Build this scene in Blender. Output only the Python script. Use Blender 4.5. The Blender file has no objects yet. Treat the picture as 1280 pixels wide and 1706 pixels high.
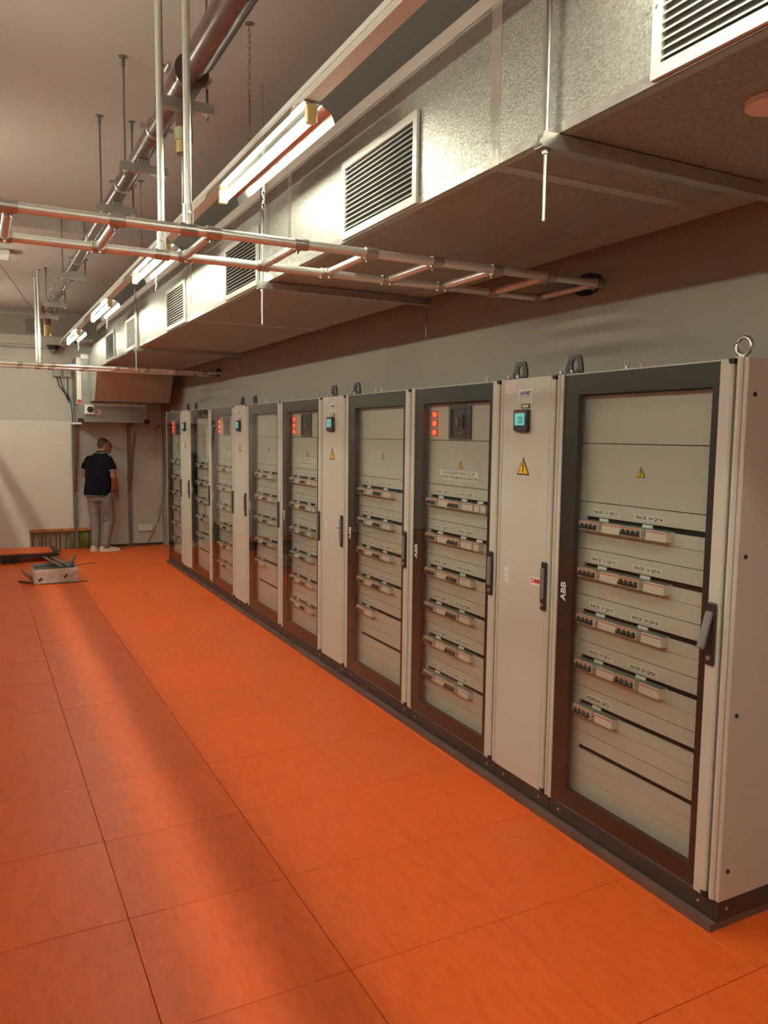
import bpy, bmesh, math, random
from mathutils import Vector, Matrix
random.seed(7)
SC = bpy.context.scene
COL = SC.collection
PI = math.pi

# ------------------------------------------------------------------ camera
YAW, PITCH, ROLL, FPX, CAMH = math.radians(27.5287), math.radians(-5.5642), math.radians(0.694), 1307.6, 1.74
fw = Vector((math.sin(YAW)*math.cos(PITCH), math.cos(YAW)*math.cos(PITCH), math.sin(PITCH)))
rt = Vector((math.cos(YAW), -math.sin(YAW), 0)); up = rt.cross(fw)
r2 = math.cos(ROLL)*rt + math.sin(ROLL)*up
u2 = -math.sin(ROLL)*rt + math.cos(ROLL)*up
cam = bpy.data.cameras.new('camera'); cam_o = bpy.data.objects.new('camera', cam); COL.objects.link(cam_o)
cam.sensor_fit = 'HORIZONTAL'; cam.sensor_width = 36; cam.lens = 36*FPX/1280; cam.clip_start = .02; cam.clip_end = 100
M3 = Matrix((r2, u2, -fw)).transposed()
cam_o.matrix_world = Matrix.Translation((0, 0, CAMH)) @ M3.to_4x4()
SC.camera = cam_o

# ------------------------------------------------------------------ world and exposure
w = bpy.data.worlds.new('world'); SC.world = w; w.use_nodes = True
w.node_tree.nodes['Background'].inputs[0].default_value = (.5, .47, .43, 1)
w.node_tree.nodes['Background'].inputs[1].default_value = 0.02
SC.view_settings.view_transform = 'Standard'; SC.view_settings.look = 'None'
SC.view_settings.gamma = 1; SC.view_settings.use_curve_mapping = False
SC.view_settings.exposure = 0.0
LAMP = 66.0            # radiance of the fluorescent tubes
LAMP_COL = (.985, .99, .79)

# ------------------------------------------------------------------ materials
MATS = {}
def mat(name, col, rough=.5, metal=0, var=0.0, vscale=8, bump=0, bscale=60, emit=0, ecol=None, spec=.5, stretch=None, coat=0):
    if name in MATS: return MATS[name]
    m = bpy.data.materials.new(name); m.use_nodes = True; MATS[name] = m
    nt = m.node_tree; b = nt.nodes['Principled BSDF']
    b.inputs['Base Color'].default_value = (*col, 1); b.inputs['Roughness'].default_value = rough
    b.inputs['Metallic'].default_value = metal; b.inputs['Specular IOR Level'].default_value = spec
    if coat: b.inputs['Coat Weight'].default_value = coat
    if emit:
        b.inputs['Emission Color'].default_value = (*(ecol or col), 1); b.inputs['Emission Strength'].default_value = emit
    if var or bump:
        tc = nt.nodes.new('ShaderNodeTexCoord'); mp = nt.nodes.new('ShaderNodeMapping')
        nt.links.new(tc.outputs['Object'], mp.inputs[0])
        if stretch: mp.inputs['Scale'].default_value = stretch
    if var:
        n = nt.nodes.new('ShaderNodeTexNoise'); n.inputs['Scale'].default_value = vscale; n.inputs['Detail'].default_value = 5
        nt.links.new(mp.outputs[0], n.inputs['Vector'])
        r = nt.nodes.new('ShaderNodeMapRange'); r.inputs[1].default_value = .3; r.inputs[2].default_value = .7
        r.inputs[3].default_value = 1-var; r.inputs[4].default_value = 1+var
        nt.links.new(n.outputs[0], r.inputs[0])
        h = nt.nodes.new('ShaderNodeHueSaturation'); h.inputs['Color'].default_value = (*col, 1)
        nt.links.new(r.outputs[0], h.inputs['Value']); nt.links.new(h.outputs[0], b.inputs['Base Color'])
    if bump:
        n = nt.nodes.new('ShaderNodeTexNoise'); n.inputs['Scale'].default_value = bscale; n.inputs['Detail'].default_value = 4
        nt.links.new(mp.outputs[0], n.inputs['Vector'])
        bp = nt.nodes.new('ShaderNodeBump'); bp.inputs['Strength'].default_value = bump; bp.inputs['Distance'].default_value = .01
        nt.links.new(n.outputs[0], bp.inputs['Height']); nt.links.new(bp.outputs[0], b.inputs['Normal'])
    return m

def tile_mat():
    m = bpy.data.materials.new('orange_linoleum'); m.use_nodes = True; nt = m.node_tree; L = nt.links.new
    b = nt.nodes['Principled BSDF']; b.inputs['Roughness'].default_value = .42; b.inputs['Specular IOR Level'].default_value = .35
    tc = nt.nodes.new('ShaderNodeTexCoord'); mp = nt.nodes.new('ShaderNodeMapping')
    oi = nt.nodes.new('ShaderNodeObjectInfo')
    L(tc.outputs['Object'], mp.inputs[0]); mp.inputs['Scale'].default_value = (16, 4.5, 1); mp.inputs['Rotation'].default_value = (0, 0, .35)
    cmb = nt.nodes.new('ShaderNodeCombineXYZ'); mul = nt.nodes.new('ShaderNodeMath'); mul.operation = 'MULTIPLY'; mul.inputs[1].default_value = 37
    L(oi.outputs['Random'], mul.inputs[0]); L(mul.outputs[0], cmb.inputs[2]); L(cmb.outputs[0], mp.inputs['Location'])
    n = nt.nodes.new('ShaderNodeTexNoise'); n.inputs['Scale'].default_value = 2.2; n.inputs['Detail'].default_value = 8; n.inputs['Roughness'].default_value = .65
    L(mp.outputs[0], n.inputs['Vector'])
    cr = nt.nodes.new('ShaderNodeValToRGB'); e = cr.color_ramp.elements
    e[0].position = .25; e[0].color = (.70, .098, .011, 1); e[1].position = .78; e[1].color = (.87, .150, .026, 1)
    x = cr.color_ramp.elements.new(.5); x.color = (.81, .122, .016, 1)
    L(n.outputs[0], cr.inputs[0])
    h = nt.nodes.new('ShaderNodeHueSaturation'); L(cr.outputs[0], h.inputs['Color'])
    mr = nt.nodes.new('ShaderNodeMapRange'); mr.inputs[3].default_value = .97; mr.inputs[4].default_value = 1.02
    L(oi.outputs['Random'], mr.inputs[0]); L(mr.outputs[0], h.inputs['Value'])
    # dusty film: large soft patches
    n2 = nt.nodes.new('ShaderNodeTexNoise'); n2.inputs['Scale'].default_value = 1.3; n2.inputs['Detail'].default_value = 6
    geo = nt.nodes.new('ShaderNodeNewGeometry'); L(geo.outputs['Position'], n2.inputs['Vector'])
    r3 = nt.nodes.new('ShaderNodeMapRange'); r3.inputs[1].default_value = .5; r3.inputs[2].default_value = .8; r3.inputs[4].default_value = .08
    L(n2.outputs[0], r3.inputs[0])
    mx = nt.nodes.new('ShaderNodeMix'); mx.data_type = 'RGBA'; L(r3.outputs[0], mx.inputs['Factor'])
    L(h.outputs[0], mx.inputs['A']); mx.inputs['B'].default_value = (.72, .30, .16, 1); L(mx.outputs['Result'], b.inputs['Base Color'])
    bp = nt.nodes.new('ShaderNodeBump'); bp.inputs['Strength'].default_value = .04; n3 = nt.nodes.new('ShaderNodeTexNoise'); n3.inputs['Scale'].default_value = 400
    L(tc.outputs['Object'], n3.inputs['Vector']); L(n3.outputs[0], bp.inputs['Height']); L(bp.outputs[0], b.inputs['Normal'])
    return m
def glass_mat():
    m = bpy.data.materials.new('door_glass'); m.use_nodes = True; nt = m.node_tree; nt.nodes.clear(); L = nt.links.new
    o = nt.nodes.new('ShaderNodeOutputMaterial'); mx = nt.nodes.new('ShaderNodeMixShader')
    t = nt.nodes.new('ShaderNodeBsdfTransparent'); t.inputs[0].default_value = (.95, .96, .94, 1)
    g = nt.nodes.new('ShaderNodeBsdfGlossy'); g.inputs['Roughness'].default_value = .015
    f = nt.nodes.new('ShaderNodeFresnel'); f.inputs[0].default_value = 1.5
    geo = nt.nodes.new('ShaderNodeNewGeometry'); inv = nt.nodes.new('ShaderNodeMath'); inv.operation = 'SUBTRACT'; inv.inputs[0].default_value = 1
    L(geo.outputs['Backfacing'], inv.inputs[1]); mu = nt.nodes.new('ShaderNodeMath'); mu.operation = 'MULTIPLY'; L(f.outputs[0], mu.inputs[0]); L(inv.outputs[0], mu.inputs[1])
    m2 = nt.nodes.new('ShaderNodeMath'); m2.operation = 'MULTIPLY'; m2.inputs[1].default_value = 1.25; m2.use_clamp = True; L(mu.outputs[0], m2.inputs[0])
    L(m2.outputs[0], mx.inputs[0]); L(t.outputs[0], mx.inputs[1]); L(g.outputs[0], mx.inputs[2]); L(mx.outputs[0], o.inputs[0])
    return m
def duct_mat():
    m = bpy.data.materials.new('spangled_foil'); m.use_nodes = True; nt = m.node_tree; L = nt.links.new
    b = nt.nodes['Principled BSDF']; b.inputs['Metallic'].default_value = .75; b.inputs['Roughness'].default_value = .42
    geo = nt.nodes.new('ShaderNodeNewGeometry')
    v = nt.nodes.new('ShaderNodeTexVoronoi'); v.inputs['Scale'].default_value = 130; L(geo.outputs['Position'], v.inputs['Vector'])
    cr = nt.nodes.new('ShaderNodeValToRGB'); e = cr.color_ramp.elements
    e[0].color = (.33, .32, .29, 1); e[1].color = (.48, .467, .425, 1)
    sep = nt.nodes.new('ShaderNodeSeparateColor'); L(v.outputs['Color'], sep.inputs[0]); L(sep.outputs[0], cr.inputs[0]); L(cr.outputs[0], b.inputs['Base Color'])
    mr = nt.nodes.new('ShaderNodeMapRange'); mr.inputs[3].default_value = .32; mr.inputs[4].default_value = .55
    L(sep.outputs[1], mr.inputs[0]); L(mr.outputs[0], b.inputs['Roughness'])
    n = nt.nodes.new('ShaderNodeTexNoise'); n.inputs['Scale'].default_value = 160; n.inputs['Detail'].default_value = 3; L(geo.outputs['Position'], n.inputs['Vector'])
    bp = nt.nodes.new('ShaderNodeBump'); bp.inputs['Strength'].default_value = .45; bp.inputs['Distance'].default_value = .004
    L(n.outputs[0], bp.inputs['Height']); L(bp.outputs[0], b.inputs['Normal'])
    return m
def perf_mat():
    m = bpy.data.materials.new('perforated_black'); m.use_nodes = True; nt = m.node_tree; L = nt.links.new
    b = nt.nodes['Principled BSDF']; b.inputs['Roughness'].default_value = .45
    tc = nt.nodes.new('ShaderNodeTexCoord'); v = nt.nodes.new('ShaderNodeTexVoronoi'); v.inputs['Scale'].default_value = 120; v.inputs['Randomness'].default_value = 0
    L(tc.outputs['Object'], v.inputs['Vector'])
    cr = nt.nodes.new('ShaderNodeValToRGB'); e = cr.color_ramp.elements
    e[0].position = .28; e[0].color = (.008, .008, .007, 1); e[1].position = .34; e[1].color = (.026, .024, .021, 1)
    L(v.outputs['Distance'], cr.inputs[0]); L(cr.outputs[0], b.inputs['Base Color'])
    return m

TILE = tile_mat(); GLASS = glass_mat(); FOIL = duct_mat(); PERF = perf_mat()
CAB = mat('cabinet_beige_grey', (.555, .55, .485), .42, var=.02, vscale=3, bump=.03, bscale=900)
PANEL = mat('panel_grey', (.535, .54, .49), .45)
SIDE = mat('cabinet_side_paint', (.52, .48, .43), .45, var=.02, vscale=2)
BLACKM = mat('black_paint', (.022, .020, .018), .4)
PLINTH = mat('plinth_black', (.040, .034, .030), .42, var=.12, vscale=6)
DARK = mat('dark_void', (.006, .006, .006), .8)
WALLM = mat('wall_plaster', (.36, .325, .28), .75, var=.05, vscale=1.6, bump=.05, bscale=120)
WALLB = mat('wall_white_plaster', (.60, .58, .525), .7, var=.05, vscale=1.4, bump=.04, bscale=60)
SHEET = mat('white_wall_panel', (.78, .76, .70), .55, var=.04, vscale=1.2, bump=.12, bscale=4)
CEILM = mat('ceiling_paint', (.45, .40, .365), .8, var=.03, vscale=1.2, bump=.06, bscale=150)
ZINC = mat('galvanised_steel', (.48, .47, .44), .32, .9, var=.08, vscale=20)
CHROME = mat('polished_conduit', (.80, .80, .76), .34, .72)
CLAMP = mat('clamp_steel', (.50, .48, .45), .35, .9)
WHITEP = mat('white_enamel', (.80, .79, .74), .35)
GRILLE = mat('grille_white_paint', (.56, .55, .50), .4)
TRUNK = mat('trunking_cream', (.66, .62, .55), .5)
BROWN = mat('brown_pipe_paint', (.095, .048, .042), .25, var=.1, vscale=10)
TUBE2 = mat('fluorescent_tube_bare', (1, .98, .92), .4, emit=LAMP*2.45, ecol=LAMP_COL)
FILL_TUBE = mat('fill_tube_dim', (1, .98, .92), .4, emit=LAMP*.16, ecol=LAMP_COL)  # dim tubes for the added fill row
REFL = mat('reflector_aluminium', (.70, .72, .72), .13, 1.0)
TUBE = mat('fluorescent_tube', (1, .98, .92), .4, emit=LAMP, ecol=LAMP_COL)
AMBER = mat('amber_holder', (.55, .42, .17), .4)
RUBBER = mat('black_rubber', (.012, .012, .012), .6)
STEELR = mat('threaded_rod', (.24, .225, .21), .4, .8)
YEL = mat('warning_yellow', (.85, .52, .02), .4)
INK = mat('black_ink', (.012, .012, .012), .5)
PAPER = mat('label_white', (.78, .76, .72), .5)
REDP = mat('red_print', (.62, .05, .03), .45)
BLUEP = mat('blue_print', (.03, .04, .28), .5)
LAMPR = mat('red_indicator', (1, .06, .02), .3, emit=6, ecol=(1, .03, .01))
SCREEN = mat('meter_screen', (.12, .5, .48), .3, emit=.35, ecol=(.2, .72, .68))
BRKW = mat('breaker_white', (.66, .64, .58), .4)
BRKG = mat('breaker_grey', (.36, .35, .32), .45)
GREENT = mat('terminal_cover', (.16, .20, .17), .3)
HANDLE = mat('handle_black', (.03, .028, .027), .4)
LEVER = mat('lever_grey', (.19, .19, .19), .35)
SCREW = mat('screw_steel', (.6, .58, .54), .3, .9)
BASE = mat('base_rail_grey', (.14, .08, .063), .6, var=.2, vscale=5)

# ------------------------------------------------------------------ mesh builder
class MB:
    def __init__(s): s.v = []; s.f = []; s.sm = []
    def add(s, vs, fs, smooth=False):
        o = len(s.v); s.v += [tuple(x) for x in vs]; s.f += [tuple(i+o for i in f) for f in fs]; s.sm += [smooth]*len(fs); return s
    def box(s, x0, x1, y0, y1, z0, z1):
        vs = [(x, y, z) for z in (z0, z1) for y in (y0, y1) for x in (x0, x1)]
        return s.add(vs, [(0, 2, 3, 1), (4, 5, 7, 6), (0, 1, 5, 4), (2, 6, 7, 3), (0, 4, 6, 2), (1, 3, 7, 5)])
    def cbox(s, x0, x1, y0, y1, z0, z1, c):   # box with chamfered edges
        bm = bmesh.new(); bmesh.ops.create_cube(bm, size=1)
        for v in bm.verts: v.co = Vector(((x0+x1)/2+v.co.x*(x1-x0), (y0+y1)/2+v.co.y*(y1-y0), (z0+z1)/2+v.co.z*(z1-z0)))
        bmesh.ops.bevel(bm, geom=bm.edges[:], offset=c, segments=1, affect='EDGES', profile=.5)
        bm.verts.index_update(); s.add([v.co[:] for v in bm.verts], [[v.index for v in f.verts] for f in bm.faces]); bm.free(); return s
    def cyl(s, a, b, r, n=12, r2=None, caps=True):
        a = Vector(a); b = Vector(b); d = (b-a).normalized(); r2 = r if r2 is None else r2
        t = Vector((0, 0, 1)) if abs(d.z) < .9 else Vector((1, 0, 0)); e1 = d.cross(t).normalized(); e2 = d.cross(e1)
        vs = []
        for p, rr in ((a, r), (b, r2)):
            for k in range(n): q = 2*PI*k/n; vs.append(p+(e1*math.cos(q)+e2*math.sin(q))*rr)
        s.add(vs, [(k, (k+1) % n, n+(k+1) % n, n+k) for k in range(n)], True)
        if caps: s.add(vs[:n], [tuple(range(n))[::-1]]); s.add(vs[n:], [tuple(range(n))])
        return s
    def tube(s, pts, r, n=8):
        pts = [Vector(p) for p in pts]; rings = []
        for i, p in enumerate(pts):
            d = (pts[min(i+1, len(pts)-1)]-pts[max(i-1, 0)]).normalized()
            t = Vector((0, 0, 1)) if abs(d.z) < .95 else Vector((1, 0, 0)); e1 = d.cross(t).normalized(); e2 = d.cross(e1)
            rings.append([p+(e1*math.cos(2*PI*k/n)+e2*math.sin(2*PI*k/n))*r for k in range(n)])
        vs = [v for g in rings for v in g]; fs = []
        for i in range(len(rings)-1):
            for k in range(n): fs.append((i*n+k, i*n+(k+1) % n, (i+1)*n+(k+1) % n, (i+1)*n+k))
        fs += [tuple(range(n))[::-1], tuple(range((len(rings)-1)*n, len(rings)*n))]
        return s.add(vs, fs, True)
    def prism(s, poly, axis, a, b):   # extrude a 2D polygon along an axis between a and b
        def P(u, v, w): return {'x': (w, u, v), 'y': (u, w, v), 'z': (u, v, w)}[axis]
        n = len(poly); vs = [P(u, v, a) for u, v in poly]+[P(u, v, b) for u, v in poly]
        return s.add(vs, [tuple(range(n))[::-1], tuple(range(n, 2*n))]+[(k, (k+1) % n, n+(k+1) % n, n+k) for k in range(n)])
    def ell(s, c, rx, ry, rz, n=16, m=10):
        c = Vector(c); vs = [c+Vector((0, 0, -rz))]
        for j in range(1, m):
            t = -PI/2+PI*j/m
            for k in range(n): q = 2*PI*k/n; vs.append(c+Vector((rx*math.cos(t)*math.cos(q), ry*math.cos(t)*math.sin(q), rz*math.sin(t))))
        vs.append(c+Vector((0, 0, rz))); fs = []
        for k in range(n): fs.append((0, 1+(k+1) % n, 1+k)); fs.append((len(vs)-1, 1+(m-2)*n+k, 1+(m-2)*n+(k+1) % n))
        for j in range(m-2):
            for k in range(n): a = 1+j*n; fs.append((a+k, a+(k+1) % n, a+n+(k+1) % n, a+n+k))
        return s.add(vs, fs, True)
    def loft(s, rings, n=20):   # rings: (x, y, z, rx, ry) stacked, capped
        vs = []; fs = []
        for (x, y, z, rx, ry) in rings:
            for k in range(n): q = 2*PI*k/n; vs.append((x+rx*math.cos(q), y+ry*math.sin(q), z))
        for i in range(len(rings)-1):
            for k in range(n): fs.append((i*n+k, i*n+(k+1) % n, (i+1)*n+(k+1) % n, (i+1)*n+k))
        fs += [tuple(range(n))[::-1], tuple(range((len(rings)-1)*n, len(rings)*n))]
        return s.add(vs, fs, True)
    def limb(s, pts, n=14):     # pts: ((x,y,z), r) with round ends
        for (a, ra), (b, rb) in zip(pts[:-1], pts[1:]): s.cyl(a, b, ra, n, rb)
        for p, r in pts: s.ell(p, r, r, r, n, 8)
        return s
    def mesh(s, name):
        me = bpy.data.meshes.new(name); me.from_pydata(s.v, [], s.f); me.polygons.foreach_set('use_smooth', s.sm)
        bm = bmesh.new(); bm.from_mesh(me); bmesh.ops.recalc_face_normals(bm, faces=bm.faces[:]); bm.to_mesh(me); bm.free()
        me.update(); return me

def tag(o, label=None, cat=None, group=None, kind=None):
    if label: o['label'] = label
    if cat: o['category'] = cat
    if group: o['group'] = group
    if kind: o['kind'] = kind
    return o
CACHE = {}
def obj(name, mb, m, parent=None, loc=None, rot=None, key=None):
    if key is not None and key in CACHE: me = CACHE[key]
    else:
        me = (mb() if callable(mb) else mb).mesh(name) if not isinstance(mb, bpy.types.Mesh) else mb
        me.materials.append(m)
        if key is not None: CACHE[key] = me
    o = bpy.data.objects.new(name, me); COL.objects.link(o)
    if parent: o.parent = parent
    if loc: o.location = loc
    if rot: o.rotation_euler = rot
    return o
def thing(name, label, cat, loc=(0, 0, 0), rz=0, group=None):
    o = bpy.data.objects.new(name, None); COL.objects.link(o); o.location = loc; o.rotation_euler = (0, 0, rz); o.empty_display_size = .1
    return tag(o, label, cat, group)
def struct(name, mb, m, parent=None):
    o = obj(name, mb, m, parent)
    if not parent: o['kind'] = 'structure'
    return o
TEXT = {}
def text_mesh(s, size, shear=0, bold=0, space=1.0):
    k = (s, size, shear, bold)
    if k in TEXT: return TEXT[k]
    c = bpy.data.curves.new('t', 'FONT'); c.body = s; c.size = size; c.align_x = 'CENTER'; c.align_y = 'CENTER'
    c.shear = shear; c.offset = bold; c.resolution_u = 2; c.space_character = space
    o = bpy.data.objects.new('t', c); COL.objects.link(o)
    me = bpy.data.meshes.new_from_object(o.evaluated_get(bpy.context.evaluated_depsgraph_get()))
    bpy.data.objects.remove(o); TEXT[k] = me; me['w'] = max([v.co.x for v in me.vertices])-min([v.co.x for v in me.vertices])
    return me
def text(s, size, m, parent, loc, roll=0, shear=0, bold=0, width=None):
    me = text_mesh(s, size, shear, bold)
    if not me.materials: me.materials.append(m)
    o = bpy.data.objects.new('lettering', me); COL.objects.link(o); o.parent = parent; o.location = loc
    o.rotation_euler = (PI/2, 0, 0) if not roll else (PI/2, -roll, 0)
    if width: o.scale = (width/max(me['w'], 1e-4),)*1+(1, 1)
    return o

# ================================================================== the room
XW, YB, YN, XL = 2.65, 12.45, -2.6, -3.6
ZC1, ZC2, YSTEP = 3.6, 3.45, 7.45
floor = struct('floor', MB().box(XL-.1, XW+.1, YN-.1, YB+.2, -.08, -.012), mat('joint_dark', (.10, .025, .01), .8))
for i in range(-6, 5):
    for j in range(-8, 18):
        x0 = .433+.6*(i-1)-.0; y0 = 2.18+.6*j
        if x0 > XW or y0 > YB or x0+.6 < XL or y0+.6 < YN: continue
        g = random.choice((.0006, .001, .0014))
        obj('tile', lambda: MB().cbox(.0011, .5989, .0011, .5989, -.03, 0, .0011), TILE, floor, (x0, y0, random.uniform(-.0006, 0)), key='tile')
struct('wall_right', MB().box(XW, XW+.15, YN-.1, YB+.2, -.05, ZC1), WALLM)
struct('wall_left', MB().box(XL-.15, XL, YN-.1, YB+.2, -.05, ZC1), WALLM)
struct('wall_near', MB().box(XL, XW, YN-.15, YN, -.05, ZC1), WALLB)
HX0, HX1, HZ = .67, 1.63, .30      # cable opening at the foot of the far wall
struct('wall_back', MB().box(XL, HX0, YB, YB+.15, -.05, ZC1).box(HX1, XW, YB, YB+.15, -.05, ZC1).box(HX0, HX1, YB, YB+.15, HZ, ZC1).box(HX0, HX1, YB+.11, YB+.15, -.05, HZ), WALLB)
struct('ceiling', MB().box(XL-.1, XW+.1, YN-.1, YSTEP, ZC1, ZC1+.12).box(XL-.1, XW+.1, YSTEP, YB+.2, ZC2, ZC1+.12), CEILM)
struct('trim_1', MB().box(XL, XW, YB-.06, YB, 2.97, 3.045).box(XL, XW, YB-.03, YB, 3.045, 3.10), mat('ledge_paint', (.56, .52, .46), .6))
struct('baseboard_back', MB().box(HX1, XW, YB-.012, YB, 0, .035).box(XL, HX0, YB-.012, YB, 0, .035), mat('skirting_dark', (.05, .04, .035), .6))
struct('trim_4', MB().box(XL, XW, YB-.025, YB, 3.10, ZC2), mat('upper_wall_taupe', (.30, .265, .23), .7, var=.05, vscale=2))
sh = struct('trim_2', MB().box(XL, -1.0, YB-.018, YB, .035, 1.895).box(-.998, .2, YB-.018, YB, .31, 1.895).box(-.998, HX0, YB-.018, YB, .035, .31).box(.202, 1.265, YB-.018, YB, .31, 1.895), SHEET)
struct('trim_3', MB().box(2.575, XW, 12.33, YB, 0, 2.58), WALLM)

# ================================================================== switchboard cabinets
FX = 2.27; ZT, ZB = 2.015, .105
WA, WN, WC = .915, .415, .885
DP = .06        # depth of the inner cover panels behind the door face
def tri_sign(parent, u, d, z, h):
    w2 = h*.56
    o = obj('warning_sign', lambda: MB().prism([(-w2, -h/2), (w2, -h/2), (0, h/2)], 'y', -.0015, 0), INK, parent, (u, d, z), key=('tri', h))
    k = .80; dz = -h*.035
    obj('sign_face', lambda: MB().prism([(-w2*k, -h/2*k+dz), (w2*k, -h/2*k+dz), (0, h/2*k+dz)], 'y', -.0025, -.0015), YEL, o, key=('trif', h))
    b = [(.02, .26), (-.10, -.02), (0, .0), (-.04, -.22), (-.09, -.20), (0, -.36), (.07, -.16), (.02, -.18), (.10, .05), (.0, .03), (.08, .26)]
    obj('bolt_symbol', lambda: MB().prism([(x*h, y*h-.02*h) for x, y in b], 'y', -.0033, -.0025), INK, o, key=('bolt', h))
    return o
def handle(parent, u, z0, z1, opened=False):
    c = u
    h = obj('handle', lambda: MB().cbox(-.02, .02, -.012, 0, 0, .224, .006), HANDLE, parent, (c, 0, z0), key='handle')
    if opened:
        obj('lever', lambda: MB().cbox(-.014, .014, -.018, 0, -.135, 0, .005), LEVER, h, (0, -.010, .192), (math.radians(-17), 0, 0), key='lever_open')
        obj('lever_seat', lambda: MB().box(-.012, .012, -.0135, -.012, .05, .19), INK, h, key='lseat')
    else:
        obj('lever', lambda: MB().cbox(-.013, .013, -.021, -.010, .055, .195, .004), LEVER, h, key='lever')
    obj('lock', lambda: MB().cyl((0, -.012, .028), (0, -.017, .028), .009, 12), SCREW, h, key='lock')
    return h
def frame_common(t, W, name_side=False):
    body = MB().box(.004, .022, .03, .35, ZB, ZT).box(W-.022, W-.004, .03, .35, ZB, ZT).box(.022, W-.022, .03, .35, ZT-.018, ZT).box(.022, W-.022, .03, .35, ZB, ZB+.018).box(.022, W-.022, .335, .35, ZB+.018, ZT-.018)
    obj('body', body, SIDE, t, key=('body', W))
    pl = obj('plinth', lambda: MB().cbox(.001, W-.001, .012, .35, .030, ZB-.002, .003), PLINTH, t, key=('plinth', W))
    for u in (.07, W-.07): obj('bolt', lambda: MB().cyl((0, .012, 0), (0, .008, 0), .006, 10), SCREW, pl, (u, 0, .072), key='plbolt')
    # corner column right of the door
    obj('corner_profile', lambda: MB().prism([(W-.026, .03), (W-.026, .008), (W-.020, .003), (W-.010, .003), (W-.004, .010), (W-.004, .03)], 'z', ZB+.003, ZT), CAB, t, key=('cprof', W))
    obj('gap_seal', lambda: MB().box(W-.034, W-.026, .015, .03, ZB, ZT), RUBBER, t, key=('gap', W))
    for z in (ZT-.020, ZB+.003): obj('hinge_cap', lambda: MB().prism([(-.014, 0), (.014, 0), (.010, .017), (-.010, .017)] if False else [(-.014, .017), (.014, .017), (.009, 0), (-.009, 0)], 'y', -.002, .012), RUBBER, t, (W-.040, 0, z), key='hcap')
def lug(yy, label):
    t = thing('lifting_lug', label, 'lug', (FX+.04, yy, ZT), -PI/2, 'lifting lugs on the cabinet tops')
    o = obj('lug_base', lambda: MB().box(-.075, .07, -.0, .07, 0, .006), BLACKM, t, key='lugbase')
    def plate():
        out = [(-.062, .006), (.064, .006), (.046, .084), (-.030, .084)]
        bm = MB()
        # plate with an arched hole, built as a ring of quads
        n = 20; ring = []; hole = []
        import math as mm
        cx, cz = .008, .040
        for k in range(n):
            q = 2*PI*k/n; hole.append((cx+.017*mm.cos(q), cz+.026*mm.sin(q)))
            dx, dz = mm.cos(q), mm.sin(q); best = 9
            for (x1, z1), (x2, z2) in zip(out, out[1:]+out[:1]):
                ex, ez = x2-x1, z2-z1; den = dx*ez-dz*ex
                if abs(den) < 1e-9: continue
                tt = ((x1-cx)*ez-(z1-cz)*ex)/den; ss = ((x1-cx)*dz-(z1-cz)*dx)/den
                if tt > 0 and -1e-6 <= ss <= 1+1e-6: best = min(best, tt)
            ring.append((cx+dx*best, cz+dz*best))
        vs = [(x, 0, z) for x, z in hole+ring]+[(x, .008, z) for x, z in hole+ring]; fs = []
        for k in range(n):
            a, b = k, (k+1) % n
            fs += [(a, b, n+b, n+a), (2*n+a, 3*n+a, 3*n+b, 2*n+b), (a, 2*n+a, 2*n+b, b), (n+a, n+b, 3*n+b, 3*n+a)]
        return bm.add(vs, fs)
    obj('lug_plate', plate, BLACKM, t, (0, .03, 0), key='lugplate')
    for x in (-.06, .012): obj('bolt', lambda: MB().cyl((0, .012, .006), (0, .012, .020), .008, 6), SCREW, t, (x, 0, 0), key='lugbolt')
def eyebolt(t, u, d, R=.022):
    def m():
        b = MB(); pts = []
        b.tube([(R*math.cos(a), 0, R+.012+R*math.sin(a)) for a in [2*PI*k/20-PI/2 for k in range(21)]], R*.24, 8)
        return b.cyl((0, 0, 0), (0, 0, .012), R*.55, 12)
    obj('eyebolt', m, SCREW, t, (u, d, ZT), key=('eye', R))

def breaker(t, u, z, detail, ups=True):
    """four-pole breaker, left edge u, centre height z"""
    def body():
        b = MB(); y0 = DP-.040
        b.box(0, .108, y0+.012, DP+.012, -.023, .023)
        b.box(0, .108, y0+.004, y0+.012, -.0225, -.0145).box(0, .108, y0+.004, y0+.012, .0115, .0225)
        for k in range(5): b.box(max(0, -.0010+k*.0262), .0048+k*.0262 if k < 4 else .108, y0+.002, y0+.012, -.0145, .0115)
        return b
    o = obj('breaker', body, BRKW, t, (u, 0, z), key='brk'); o.scale = (1, 1, .87)
    def tog():
        y0 = DP-.040
        return MB().prism([(y0+.012, -.012), (y0+.012, .0105), (y0+.003, .0105), (y0-.011, -.006), (y0-.010, -.013), (y0+.002, -.013)], 'x', -.0078, .0078)
    if detail >= 1:
        for k in range(4): obj('toggle', tog, HANDLE, o, (.015+k*.0262, 0, 0), key='tog')
    else:
        def togs():
            b = MB(); t1 = tog()
            for k in range(4): b.add([(x+.015+k*.0262, y, zz) for x, y, zz in t1.v], t1.f)
            return b
        obj('toggle', togs, HANDLE, o, key='togs')
    obj('stripe', lambda: MB().box(0, .108, DP-.0372, DP-.036, .0165, .0205), REDP, o, key='brkstripe')
    if detail >= 1: obj('rating_sticker', lambda: MB().box(.045, .060, DP-.0375, DP-.036, .011, .0155), YEL, o, key='brksticker')
    obj('terminal_cover', lambda: MB().box(0, .126, DP-.030, DP+.005, .023, .0265), GREENT, o, key='brkterm')
    obj('auxiliary_switch', lambda: MB().box(.109, .127, DP-.028, DP+.012, -.022, .022).box(.112, .124, DP-.034, DP-.028, -.004, .010), BRKG, o, key='brkaux')
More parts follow.
